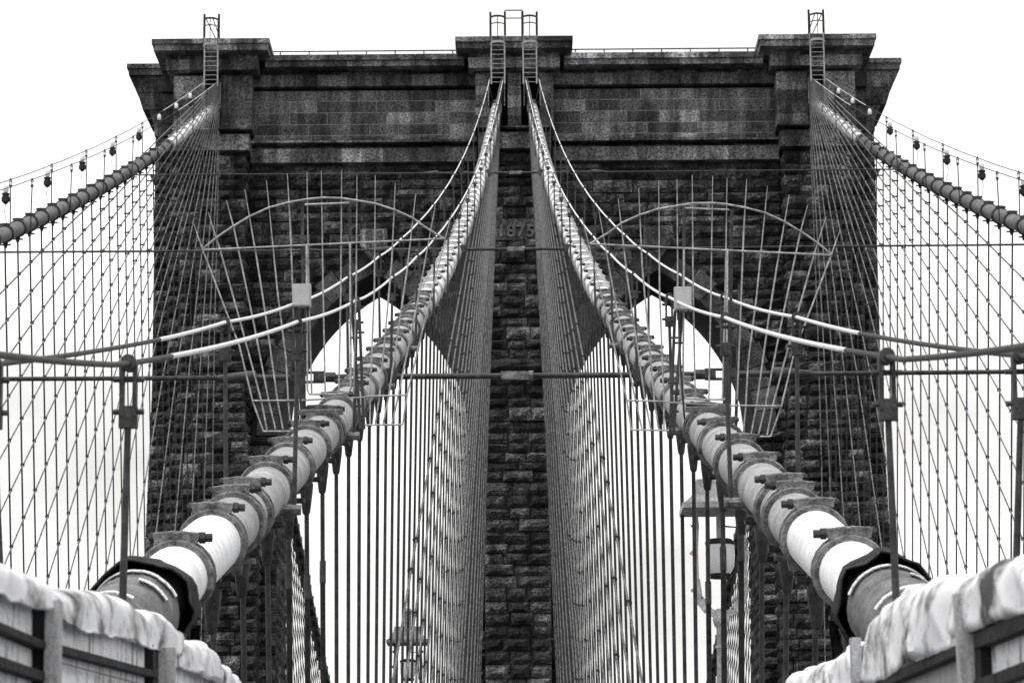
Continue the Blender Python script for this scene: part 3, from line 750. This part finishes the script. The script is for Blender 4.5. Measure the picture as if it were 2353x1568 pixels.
# ------------------------------------------------------------------ cross ties between the cables
def tie(k, idx):
    ax = cable_pt('inner', 1, k); z, y = ax.z - .02, ax.y - .16
    xi = ax.x
    ordn = ['nearest the camera', 'second from the camera', 'farthest from the camera'][idx]
    root = tag(empty('cross_tie', (0, y, z)), f'horizontal tie rod with turnbuckle between the two inner cables, {ordn}', 'tie rod', 'cross ties between the cables')
    MB().tube([(-xi + .36, y, z), (-.15, y, z)], .042, 10).build('rod', MAT['iron'], root, True)
    MB().tube([(.15, y, z), (xi - .36, y, z)], .042, 10).build('rod', MAT['iron'], root, True)
    b = MB(); b.box(-.2, .2, y - .05, y + .05, z - .06, z + .06); b.tube([(.2, y, z), (.27, y, z)], .075, 8); b.build('turnbuckle', MAT['band'], root)
    for s in (-1, 1):
        b = MB(); c = Vector((s * (xi - .27), y, z))
        b.tube([c + Vector((0, -.07, 0)), c + Vector((0, .07, 0))], .12, 12); b.box(*sorted((c.x - s * .12, c.x + s * .1)), y - .05, y + .05, z - .07, z + .07)
        b.build('lug', MAT['iron'], root, True)
        # outside: link, open turnbuckle, cone socket and a wire rope to the outer cable
        w = 'left' if s < 0 else 'right'
        rt = tag(empty('side_tie', (s * xi, y, z)), f'horizontal wire tie with open turnbuckle running to the {w} outer cable, {ordn}', 'tie rope', 'side ties')
        x0 = xi + .24
        MB().tube([(s * x0, y, z), (s * (x0 + .42), y, z)], [.05, .035], 8).build('rod', MAT['iron'], rt, True)
        b = MB(); a0, a1 = x0 + .42, x0 + .92
        for dz in (-.07, .07): b.box(*sorted((s * a0, s * a1)), y - .03, y + .03, z + dz - .016, z + dz + .016)
        b.box(*sorted((s * a0, s * (a0 + .16))), y - .05, y + .05, z - .055, z + .055); b.box(*sorted((s * (a1 - .16), s * a1)), y - .05, y + .05, z - .055, z + .055)
        b.tube([(s * (a0 - .16), y, z), (s * a0, y, z)], .075, 8); b.build('turnbuckle', MAT['iron'], rt)
        MB().tube([(s * a1, y, z), (s * (a1 + .55), y, z)], .045, 8).build('rod', MAT['iron'], rt, True)
        MB().tube([(s * (a1 + .5), y, z), (s * (a1 + .62), y, z), (s * (a1 + 1.05), y, z)], [.1, .1, .045], 10).build('cone_socket', MAT['iron'], rt, True)
        MB().tube([(s * (a1 + 1.0), y, z), (s * (X_OUT - .2), y, z + .02)], .034 if idx == 0 else .03, 7).build('rope', MAT['iron'], rt, True)
for i, k in enumerate((46.9, 30.5, 15.5)): tie(k, i)

# ------------------------------------------------------------------ spiked fan guards round the inner cables
Y_FAN = 35.4
FAN_BARS = [  # top to bottom, pixel path of the left guard
    [(445, 515), (465, 572), (550, 795), (580, 920), (605, 990)],
    [(478, 487), (507, 579), (553, 743), (600, 919), (613, 986)],
    [(520, 460), (537, 523), (583, 743), (617, 919), (633, 986)],
    [(562, 435), (590, 596), (610, 723), (637, 916), (650, 986)],
    [(612, 415), (637, 666), (657, 823), (662, 919), (668, 986)],
    [(660, 400), (667, 523), (676, 760), (682, 905)],
    [(705, 397), (709, 660), (716, 905)],
    [(738, 392), (742, 660), (747, 905)],
    [(785, 390), (783, 660), (778, 905)],
    [(820, 400), (818, 660), (812, 905)],
    [(862, 403), (860, 660), (850, 908), (850, 975)],
    [(908, 420), (900, 600), (872, 908), (862, 975)],
    [(955, 445), (935, 620), (893, 908), (880, 975)],
    [(1000, 470), (960, 690), (915, 908), (900, 975)],
    [(1038, 488), (976, 735), (935, 907), (925, 975)]]
FAN_ARC = [(465, 572), (498, 545), (530, 523), (573, 497), (617, 477), (662, 465), (707, 457), (740, 454), (784, 455), (817, 460), (864, 468), (907, 482), (947, 500), (977, 522), (1020, 548)]
FAN_RAILS = [[(465, 574), (1020, 548)], [(580, 920), (690, 919)], [(605, 990), (692, 990)], [(838, 910), (935, 907)], [(838, 976), (925, 975)], [(690, 919), (838, 912)]]
FAN_POSTS = [[(676, 640), (686, 1010)], [(694, 470), (700, 1000)], [(802, 465), (808, 700), (828, 985)], [(824, 690), (836, 985)]]
FAN_GATE = [[(704, 560), (706, 895), (710, 905), (770, 905), (800, 902), (806, 892), (804, 560)], [(700, 470), (802, 466)]]
def fan(side):
    w = 'left' if side < 0 else 'right'
    def q(p, dy=0.0):
        u, v = p
        if side > 0: u, v = 2375 - u, v + 12
        a = P(u, v, Y_FAN + dy); return a
    root = tag(empty('fan_guard', q((740, 990))), f'spiked fan-shaped climbing guard of thin bars round the {w} inner cable', 'guard', 'climbing guards on the inner cables')
    for path in FAN_BARS:
        pts = [q(p) for p in path]
        b = MB(); b.tube(pts, [.004] + [.0098] * (len(pts) - 1), 6); b.build('bar', MAT['bars'], root, True)
    b = MB(); b.tube([q(p, -.02) for p in FAN_ARC], .0115, 6); b.build('arc_rail', MAT['bars'], root, True)
    for path in FAN_RAILS:
        b = MB(); b.tube([q(p, -.02) for p in path], .0105, 6); b.build('rail', MAT['bars'], root, True)
    for path in FAN_POSTS:
        pts = [q(p, .03) for p in path]
        b = MB()
        for i in range(len(pts) - 1): b.bar(pts[i], pts[i + 1], .034, .034)
        b.build('gate_post', MAT['iron'], root)
        for t in (.25, .6, .9):
            a = lerp(pts[0], pts[-1], t); MB().tube([a + Vector((-.05, 0, 0)), a + Vector((.05, 0, 0))], .013, 6).build('hinge_bolt', MAT['iron'], root, True)
    for path in FAN_GATE:
        b = MB(); b.tube([q(p, -.04) for p in path], .0115, 6); b.build('gate_frame', MAT['bars'], root, True)
    # collar clamping the guard on the cable
    W = frame_at('inner', side, (Y_TOWER - Y_FAN) / BAND)
    b = MB(); b.lathe([(R_IN - .01, -.06), (R_IN + .035, -.06), (R_IN + .035, .06), (R_IN - .01, .06)], 20, 'Y', caps=False)
    b.box(-.26, .26, -.05, .05, R_IN + .0, R_IN + .06)
    link('collar', b.mesh('collar', MAT['band'], True), None, root, W)
    # switch box
    u0_, u1_, v0_, v1_ = (672, 714, 653, 705) if side < 0 else (1549, 1588, 660, 713)
    a, c = P(u0_, v1_, Y_FAN - .12), P(u1_, v0_, Y_FAN - .12)
    bx = tag(empty('switch_box', (a.x, Y_FAN - .05, a.z)), f'light grey metal switch box fixed on the {w} fan guard', 'box', 'switch boxes on the guards')
    b = MB(); b.box(a.x, c.x, Y_FAN - .17, Y_FAN - .03, a.z, c.z); b.build('case', MAT['box'], bx)
    b = MB(); b.box(a.x + .012, c.x - .012, Y_FAN - .182, Y_FAN - .171, a.z + .012, c.z - .012); b.build('door', MAT['box'], bx)
    b = MB()
    for (xx) in (a.x + .03, c.x - .05): b.box(xx, xx + .025, Y_FAN - .1, Y_FAN - .06, a.z - .1, a.z)
    b.tube([(a.x + .05, Y_FAN - .08, a.z - .02), (a.x + .06, Y_FAN - .08, a.z - .6), (a.x + .1, Y_FAN - .02, a.z - 1.25)], .012, 6); b.build('conduit', MAT['iron'], bx, True)
fan(-1); fan(1)

# ------------------------------------------------------------------ ladders with safety cages on the tower top
def ladder(cx, where, gate=None, lean=0):
    y = 150.0
    zt, zc, zb = ZV(26, y), ZV(83, y), ZV(193, y)
    root = tag(empty('caged_ladder', (cx, y, zb)), f'steel ladder with hooped safety cage over the cap of the {where}', 'ladder', 'caged ladders on the tower top')
    hw = .33
    for s in (-1, 1):
        b = MB(); b.bar((cx + s * hw, y, zb), (cx + s * hw, y, zc + .05), .07, .05); b.build('stile', MAT['bars'], root)
        b = MB(); b.bar((cx + s * (hw + .03), y + .12, zc + .05), (cx + s * (hw + .03), y + .12, zt), .11, .07); b.build('upper_stile', MAT['dark'], root)
    n = 11
    for i in range(n):
        z = zb + .1 + (zc - zb - .1) * i / (n - 1); MB().tube([(cx - hw, y, z), (cx + hw, y, z)], .016, 6).build('rung', MAT['bars'], root, True)
    for z, th, m in ((zt - .42, .1, MAT['dark']), (zc + .5, .05, MAT['dark']), (ZV(103, y), .11, MAT['bars'])):
        pts = [(cx + .4 * math.cos(w), y - .12 - .55 * math.sin(w), z) for w in np.linspace(math.pi, 0, 11)]
        b = MB()
        for p, q in zip(pts[:-1], pts[1:]): b.hexa([(p[0], p[1], z - th / 2), (q[0], q[1], z - th / 2), (q[0], q[1] + .03, z - th / 2), (p[0], p[1] + .03, z - th / 2), (p[0], p[1], z + th / 2), (q[0], q[1], z + th / 2), (q[0], q[1] + .03, z + th / 2), (p[0], p[1] + .03, z + th / 2)])
        b.build('cage_hoop', m, root)
    for w in (.5, math.pi / 2, math.pi - .5):
        x, yy = cx + .4 * math.cos(w), y - .12 - .55 * math.sin(w)
        b = MB(); b.bar((x, yy + .02, ZV(103, y)), (x, yy + .02, zt - .42), .04, .02); b.build('cage_strap', MAT['dark'], root)
    if lean:
        for t in (0, .35):
            b = MB(); b.bar((cx - lean * (.3 - t), y + .2, zt - .2), (cx + lean * (.2 + t * .6), y + .5, zc + .05), .05, .05); b.build('brace', MAT['dark'], root)
ladder(-15.0, 'left outer pier', lean=1)
ladder(15.0, 'right outer pier', lean=-1)
ladder(-.80, 'centre pier on its left'); ladder(.78, 'centre pier on its right')
y = 150.15
g = tag(empty('gate_frame', (0, y, ZV(83, y))), 'thin square pipe frame between the two ladders on top of the centre pier', 'frame')
za, zb_, zc_ = ZV(80, y), ZV(42, y), ZV(24, y)
MB().tube([(-.46, y, za), (-.46, y, zc_ - .06), (-.4, y, zc_), (.4, y, zc_), (.46, y, zc_ - .06), (.46, y, za)], .032, 7).build('frame_pipe', MAT['dark'], g, True)
MB().tube([(-.46, y, zb_), (.46, y, zb_)], .028, 7).build('cross_rail', MAT['dark'], g, True)
# slender railings on the parapets
for sd in (-1, 1):
    w = 'left' if sd < 0 else 'right'; y = 153.0; z0, z1 = ZV(122, 151.95), ZV(115, y)
    root = tag(empty('roof_railing', (sd * 7.5, y, z0)), f'low thin pipe railing along the parapet above the {w} arch', 'railing', 'railings on the tower roof')
    MB().tube([(sd * 2.9, y, z1), (sd * 12.2, y, z1)], .035, 6).build('rail', MAT['dark'], root, True)
    for x in np.arange(3.1, 12.3, 1.45): MB().tube([(sd * x, y, z0 - .1), (sd * x, y, z1)], .03, 6).build('post', MAT['dark'], root, True)
# small platforms and anti-slip struts where the cables enter the piers
for (kind, side) in CAB:
    p = cable_pt(kind, side, .35); w = CABLE_NAMES[(kind, side)]
    root = tag(empty('saddle_bracket', p), f'small rail and strut bracket on the {w} cable just below the tower slot', 'bracket', 'brackets at the saddles')
    MB().tube([p + Vector((-.42, 0, .26)), p + Vector((.42, 0, .26))], .028, 6).build('cross_rail', MAT['iron'], root, True)
    for e in (-.4, .4):
        MB().tube([p + Vector((e, 0, .1)), p + Vector((e, .1, 1.45))], .022, 6).build('upright', MAT['bars'], root, True)
        MB().tube([p + Vector((e, 0, 1.3)), p + Vector((e * .4, 1.0, .5))], .016, 6).build('strut', MAT['bars'], root, True)

# ------------------------------------------------------------------ promenade lamp posts
def lamp_post(u, Y, v_eave, width_px, where, LM):
    c = P(u, v_eave, Y); sc_ = width_px * c.y / F_PX * .99 / .78
    x, y, z = c.x, c.y, c.z; g = walk(y)
    root = tag(empty('lamp_post', (x, y, g)), f'lantern lamp post with lyre bracket and hipped roof, {where}', 'lamp post', 'lamp posts of the promenade')
    S = sc_
    def X(v): return v * S
    b = MB()
    b.box(x - X(.39), x + X(.39), y - X(.39), y + X(.39), z - X(.06), z)
    b.build('eave', LM, root)
    b = MB(); prof = [(.37, 0), (.30, .07), (.255, .17), (.24, .25)]
    for (r0_, h0), (r1_, h1) in zip(prof[:-1], prof[1:]):
        b.frus((x - X(r0_), x + X(r0_), y - X(r0_), y + X(r0_)), (x - X(r1_), x + X(r1_), y - X(r1_), y + X(r1_)), z + X(h0), z + X(h1))
    b.build('roof', LM, root)
    b = MB(); b.box(x - X(.062), x + X(.062), y - X(.062), y + X(.062), z + X(.25), z + X(.54)); b.frus((x - X(.09), x + X(.09), y - X(.09), y + X(.09)), (x - X(.055), x + X(.055), y - X(.055), y + X(.055)), z + X(.545), z + X(.6)); b.build('chimney', LM, root)
    # lyre bracket: two side bars with knobs, curling in to the post
    for s in (-1, 1):
        path = [(.25, -.06), (.235, -.2), (.25, -.45), (.245, -.75), (.22, -.95), (.13, -1.07), (.03, -1.12)]
        wd = [.045, .05, .045, .05, .085, .09, .05]
        b = MB()
        for i in range(len(path) - 1):
            a = (x + s * X(path[i][0]), y, z + X(path[i][1])); c2 = (x + s * X(path[i + 1][0]), y, z + X(path[i + 1][1]))
            b.bar(a, c2, X((wd[i] + wd[i + 1]) / 2), X(.06))
        for (dx, dz) in ((.27, -.2), (.285, -.48), (.28, -.86), (.24, -.98)):
            b.hexa([(x + s * X(dx - .03), y - X(.03), z + X(dz - .05)), (x + s * X(dx + .005), y - X(.02), z + X(dz - .02)), (x + s * X(dx + .005), y + X(.02), z + X(dz - .02)), (x + s * X(dx - .03), y + X(.03), z + X(dz - .05)),
                    (x + s * X(dx - .03), y - X(.03), z + X(dz + .05)), (x + s * X(dx + .03), y - X(.02), z + X(dz)), (x + s * X(dx + .03), y + X(.02), z + X(dz)), (x + s * X(dx - .03), y + X(.03), z + X(dz + .05))])
        b.build('lyre_arm', LM, root)
    b = MB(); b.tube([(x, y, z - X(.06)), (x, y, z - X(.36))], X(.035), 8); b.build('stem', LM, root, True)
    b = MB(); b.lathe([(X(.12), -X(.34)), (X(.155), -X(.37)), (X(.15), -X(.4)), (X(.03), -X(.34))], 14, 'Z', (x, y, z), False); b.build('lantern_cap', MAT['dark'], root, True)
    b = MB(); b.lathe([(X(.145), -X(.38)), (X(.15), -X(.5)), (X(.14), -X(.62)), (X(.1), -X(.7))], 14, 'Z', (x, y, z)); b.build('globe', MAT['globe'], root, True)
    b = MB(); b.lathe([(X(.11), -X(.74)), (X(.12), -X(.7)), (X(.1), -X(.69))], 12, 'Z', (x, y, z)); b.build('globe_ring', MAT['dark'], root, True)
    b = MB(); b.tube([(x - X(.03), y, z - X(.2)), (x + X(.2), y, z - X(.22)), (x + X(.2), y, z - X(.72))], X(.012), 6); b.build('hinge_rod', MAT['dark'], root, True)
    b = MB(); b.lathe([(X(.12), g - z), (X(.12), g - z + X(.2)), (X(.075), g - z + X(.35)), (X(.052), -X(1.25)), (X(.075), -X(1.22)), (X(.09), -X(1.16)), (X(.05), -X(1.05))], 12, 'Z', (x, y, z))
    for h in (1.45, 1.95, 2.5): b.lathe([(X(.065), -X(h)), (X(.065), -X(h - .025))], 12, 'Z', (x, y, z))
    b.build('post', LM, root, True)
lamp_post(937, 73.0, 1471, 97, 'left of the centre pier', MAT['lamp_dark'])
lamp_post(1652, 40.0, 1162, 178, 'partly behind the right inner cable', MAT['lamp'])

# ------------------------------------------------------------------ wrapped ends of the inner cables: black shroud, ribbed sleeve
from mathutils import noise as mnoise
for side in (-1, 1):
    w = 'left' if side < 0 else 'right'
    W = frame_at('inner', side, 57.75); Wi = W.inverted()
    root = tag(empty('cable_shroud', W.translation), f'black canvas shroud flaring open round the {w} inner cable', 'shroud', 'canvas shrouds on the cables')
    n = 34; b = MB()
    cor = [(20, .37), (62, .33), (100, .36), (150, .35), (200, .33), (245, .36), (300, .34), (345, .36), (380, .37)]
    def poly_r(deg):
        deg = (deg - 20) % 360 + 20
        for (a0, ra), (a1, rb) in zip(cor[:-1], cor[1:]):
            if a0 <= deg <= a1:
                p0 = Vector((ra * math.cos(math.radians(a0)), ra * math.sin(math.radians(a0)))); p1 = Vector((rb * math.cos(math.radians(a1)), rb * math.sin(math.radians(a1))))
                return (p0 + (p1 - p0) * ((deg - a0) / (a1 - a0))).length
        return .35
    def ring(yv, f, base):
        o_ = []
        for j in range(n):
            dg_ = 360 * j / n; r_ = base * (1 - f) + poly_r(dg_ * (1 if side < 0 else 1) + side * 9) * f
            r_ += f * .03 * mnoise.noise(Vector((j * .33, yv * 4, side * 7)))
            o_.append((r_ * math.cos(math.radians(dg_)), yv + f * .05 * mnoise.noise(Vector((j * .6, 3, side * 5))), r_ * math.sin(math.radians(dg_))))
        return o_
    rings = [ring(.40, 0, .222), ring(.30, .3, .23), ring(.16, .75, .23), ring(.02, 1, .23), ring(-.1, 1.02, .23), ring(-.24, 1.0, .23)]
    inner = [[(x * .965, y_ + .004, z * .965) for (x, y_, z) in r] for r in rings]
    loops = rings + inner[::-1]
    vs = [p for r in loops for p in r]; fs = []
    for i in range(len(loops)):
        i2 = (i + 1) % len(loops)
        for j in range(n): fs.append((i * n + j, i * n + (j + 1) % n, i2 * n + (j + 1) % n, i2 * n + j))
    b.add(vs, fs); link('canvas', b.mesh('canvas', MAT['black'], True), None, root, W)
    b = MB(); b.tube([Vector(p) * 1.005 for p in rings[5]] + [Vector(rings[5][0]) * 1.005], .008, 6); link('hem', b.mesh('hem', MAT['iron'], True), None, root, W)
    b = MB()                                          # hanging tail of canvas below the cable, towards the promenade
    q = [(-side * .30, .0, -.15), (-side * .36, -.1, -.1), (-side * .33, -.18, -.46), (-side * .24, -.05, -.52)]
    for dx in (0, .015): b.add([(x + dx, y_, z) for x, y_, z in q], [(0, 1, 2, 3)])
    link('tail', b.mesh('tail', MAT['black']), None, root, W)
    sl = tag(empty('cable_sleeve', cable_pt('inner', side, 58.2)), f'ribbed grey rubber sleeve on the {w} inner cable below the black shroud', 'sleeve', 'sleeves on the cables')
    b = MB(); pts = []; rad = []
    for i in range(121):
        k = 57.85 + i * .03; pts.append(cable_pt('inner', side, k)); ph = (i * .03 * BAND) % .3
        rad.append(.262 - .00012 * i + (-.02 if ph < .04 else 0) + (.018 if .18 < ph < .27 else 0))
    b.tube(pts, rad, 28); b.build('sleeve_body', MAT['sleeve'], sl, True)
    for kk, a0, a1, rr in ((57.95, 25, 160, .285), (58.1, 30, 75, .28), (58.42, 60, 150, .275), (58.7, 50, 120, .272), (59.0, 70, 150, .27)):
        Wk = frame_at('inner', side, kk); b = MB(); m_ = 12
        for i in range(m_):
            t0, t1 = (math.radians(a0 + (a1 - a0) * (i + e) / m_) for e in (0, .92))
            j = random.uniform(-.012, .012)
            b.hexa([(rr * math.cos(t), y_ + j, rr * math.sin(t)) for t, y_ in ((t0, -.03), (t1, -.03), (t1, .03), (t0, .03))] + [((rr + .008) * math.cos(t), y_ + j, (rr + .008) * math.sin(t)) for t, y_ in ((t0, -.03), (t1, -.03), (t1, .03), (t0, .03))])
        b2 = b.mesh('tape_strip', MAT['white']); link('tape_strip', b2, None, sl, Wk)

# ------------------------------------------------------------------ site fences with tarpaulins at the lower corners
def slab(name, poly, X, th, m, parent, side):
    """board: polygon of the plane X seen at these pixels, th thick away from the walkway"""
    a = [PX(u, v, X) for u, v in poly]; c = [p + Vector((side * th, 0, 0)) for p in a]; n = len(a)
    b = MB(); b.add(a + c, [tuple(range(n)), tuple(range(2 * n - 1, n - 1, -1))] + [(i, i + n, (i + 1) % n + n, (i + 1) % n) for i in range(n)], random.random())
    return b.build(name, m, parent)
def post_obj(poly_top, X, w, m, parent, lean=0.0):
    u0_, u1_, v = poly_top
    a = PX(u0_, v, X); c = PX(u1_, v, X); yc = (a.y + c.y) / 2; wd = abs(a.y - c.y)
    hx = abs((u1_ - u0_) * yc / F_PX) / 2; xm = X
    b = MB(); zt = a.z; zb = walk(yc)
    b.hexa([(xm - hx + lean, yc - .04, zb), (xm + hx + lean, yc - .04, zb), (xm + hx + lean, yc + .04, zb), (xm - hx + lean, yc + .04, zb), (xm - hx, yc - .04, zt), (xm + hx, yc - .04, zt), (xm + hx, yc + .04, zt), (xm - hx, yc + .04, zt)])
    return b.build('post', m, parent)
def interp(path, u):
    for (a, b), (c, d) in zip(path[:-1], path[1:]):
        if min(a, c) <= u <= max(a, c): return b + (d - b) * (u - a) / (c - a + 1e-9)
    return path[-1][1] if abs(u - path[-1][0]) < abs(u - path[0][0]) else path[0][1]
def ridge(q): return (1 - abs(mnoise.noise(q))) ** 5
def tarp(name, label, top, bot, X, side, seed, depth=.5, amp=.035, group='tarpaulins on the site fences'):
    us = np.linspace(bot[0][0], bot[-1][0], 130); nv = 34; vs = []; fs = []
    for i, u in enumerate(us):
        zb = PX(u, interp(bot, u), X - side * .03); zt = PX(u, interp(top, u), X + side * .06)
        y = zb.y
        hem = .025 * mnoise.noise(Vector((y * 1.1, seed, 1))) + .008 * mnoise.noise(Vector((y * 6, seed, 2)))
        z_b = zb.z + hem; h = max(.03, zt.z - z_b)
        for j in range(nv):
            t = j / (nv - 1)
            if t < .6:
                s_ = t / .6; x = X - side * .035 + side * .095 * s_ ** 4; z = z_b + h * (s_ * .35 + .65 * math.sin(s_ * math.pi / 2))
            else:
                s_ = (t - .6) / .4; x = X + side * (.06 + depth * s_); z = zt.z - (.2 + h * .3) * s_ ** 1.5
            q = Vector((x * 1.6 + seed, y * .9 + z * .7, z * 1.1 + seed))
            d = 1.4 * mnoise.noise(q) + 1.0 * (ridge(q * .9 + Vector((3, 1, 7))) - .35) + .7 * (ridge(Vector((seed, y * 1.9 - z * 3.2, x * 2))) - .3) + .22 * mnoise.noise(q * 3.5)
            k_ = amp * .55 * (.3 if j == 0 else 1)
            vs.append((x - side * d * k_, y + d * k_ * .4, z + d * k_ * .45))
    for i in range(len(us) - 1):
        for j in range(nv - 1): fs.append((i * nv + j, (i + 1) * nv + j, (i + 1) * nv + j + 1, i * nv + j + 1))
    me = MB().add(vs, fs).mesh(name, MAT['tarp'], True)
    me.polygons.foreach_set('use_smooth', [True] * len(me.polygons))
    o = link(name, me); so = o.modifiers.new('thickness', 'SOLIDIFY'); so.thickness = .008
    return tag(o, label, 'tarpaulin', group)

XL = -1.63
fl = tag(empty('site_fence', (XL, 12, walk(12))), 'white board site fence with dark rails in the lower left corner', 'fence', 'site fences')
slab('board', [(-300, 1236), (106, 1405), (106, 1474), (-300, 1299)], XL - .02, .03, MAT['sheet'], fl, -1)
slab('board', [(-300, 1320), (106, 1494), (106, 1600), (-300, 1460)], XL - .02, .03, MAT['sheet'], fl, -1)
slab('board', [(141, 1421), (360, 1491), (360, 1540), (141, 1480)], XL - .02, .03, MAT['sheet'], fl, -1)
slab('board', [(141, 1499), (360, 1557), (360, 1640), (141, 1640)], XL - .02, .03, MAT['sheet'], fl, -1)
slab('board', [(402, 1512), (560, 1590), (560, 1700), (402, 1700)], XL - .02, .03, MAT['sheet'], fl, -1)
slab('rail', [(-300, 1300), (112, 1475), (112, 1493), (-300, 1319)], XL + .03, .1, MAT['black'], fl, -1)
slab('rail', [(-300, 1400), (112, 1545), (112, 1566), (-300, 1432)], XL + .03, .1, MAT['black'], fl, -1)
slab('rail', [(139, 1481), (364, 1541), (364, 1556), (139, 1498)], XL + .03, .1, MAT['black'], fl, -1)
slab('rail', [(100, 1370), (112, 1372), (112, 1640), (100, 1640)], XL + .02, .06, MAT['black'], fl, -1)  # black upright strips added as shade of the gaps beside posts
slab('rail', [(352, 1480), (364, 1484), (364, 1640), (352, 1640)], XL + .02, .06, MAT['black'], fl, -1)
post_obj((108, 141, 1368), XL + .05, .05, MAT['post'], fl); post_obj((362, 402, 1472), XL + .05, .05, MAT['post'], fl)
slab('wire', [(141, 1520), (360, 1578), (360, 1580), (141, 1522)], XL + .01, .01, MAT['iron'], fl, -1)
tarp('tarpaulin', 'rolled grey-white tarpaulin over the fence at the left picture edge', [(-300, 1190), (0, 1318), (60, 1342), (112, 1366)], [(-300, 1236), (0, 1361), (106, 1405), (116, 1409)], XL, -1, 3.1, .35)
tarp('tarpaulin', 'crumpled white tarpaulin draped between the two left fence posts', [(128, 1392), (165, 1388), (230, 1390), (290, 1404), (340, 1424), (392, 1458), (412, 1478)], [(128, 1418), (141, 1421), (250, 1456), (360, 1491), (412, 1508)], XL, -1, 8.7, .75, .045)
tarp('tarpaulin', 'small crumpled white tarpaulin heap right of the left fence posts', [(400, 1488), (450, 1500), (482, 1512), (505, 1545), (560, 1580)], [(400, 1520), (450, 1545), (500, 1575), (560, 1610)], XL, -1, 15.2, .3, .05)

XR = 1.66
fr_ = tag(empty('site_fence', (XR, 12, walk(12))), 'board site fence with leaning grey post in the lower right corner', 'fence', 'site fences')
slab('board', [(1985, 1566), (2205, 1500), (2225, 1640), (1985, 1660)], XR + .02, .03, MAT['post'], fr_, 1)
slab('board', [(2243, 1490), (2700, 1308), (2700, 1382), (2243, 1562)], XR + .02, .03, MAT['sheet'], fr_, 1)
slab('board', [(2243, 1592), (2700, 1420), (2700, 1700), (2243, 1700)], XR + .02, .03, MAT['sheet'], fr_, 1)
slab('board', [(1800, 1590), (1960, 1540), (1960, 1700), (1800, 1700)], XR + .02, .03, MAT['sheet'], fr_, 1)
slab('rail', [(2000, 1562), (2205, 1476), (2205, 1499), (2000, 1588)], XR - .03, .1, MAT['black'], fr_, 1)
slab('rail', [(2236, 1452), (2700, 1270), (2700, 1306), (2236, 1489)], XR - .03, .1, MAT['black'], fr_, 1)
slab('rail', [(2236, 1563), (2700, 1383), (2700, 1418), (2236, 1591)], XR - .03, .1, MAT['black'], fr_, 1)
slab('rail', [(2231, 1380), (2245, 1378), (2258, 1640), (2240, 1640)], XR - .02, .06, MAT['black'], fr_, 1)
post_obj((2191, 2231, 1378), XR - .05, .05, MAT['post'], fr_, .09); post_obj((1953, 1976, 1474), XR - .05, .05, MAT['post'], fr_, .03)
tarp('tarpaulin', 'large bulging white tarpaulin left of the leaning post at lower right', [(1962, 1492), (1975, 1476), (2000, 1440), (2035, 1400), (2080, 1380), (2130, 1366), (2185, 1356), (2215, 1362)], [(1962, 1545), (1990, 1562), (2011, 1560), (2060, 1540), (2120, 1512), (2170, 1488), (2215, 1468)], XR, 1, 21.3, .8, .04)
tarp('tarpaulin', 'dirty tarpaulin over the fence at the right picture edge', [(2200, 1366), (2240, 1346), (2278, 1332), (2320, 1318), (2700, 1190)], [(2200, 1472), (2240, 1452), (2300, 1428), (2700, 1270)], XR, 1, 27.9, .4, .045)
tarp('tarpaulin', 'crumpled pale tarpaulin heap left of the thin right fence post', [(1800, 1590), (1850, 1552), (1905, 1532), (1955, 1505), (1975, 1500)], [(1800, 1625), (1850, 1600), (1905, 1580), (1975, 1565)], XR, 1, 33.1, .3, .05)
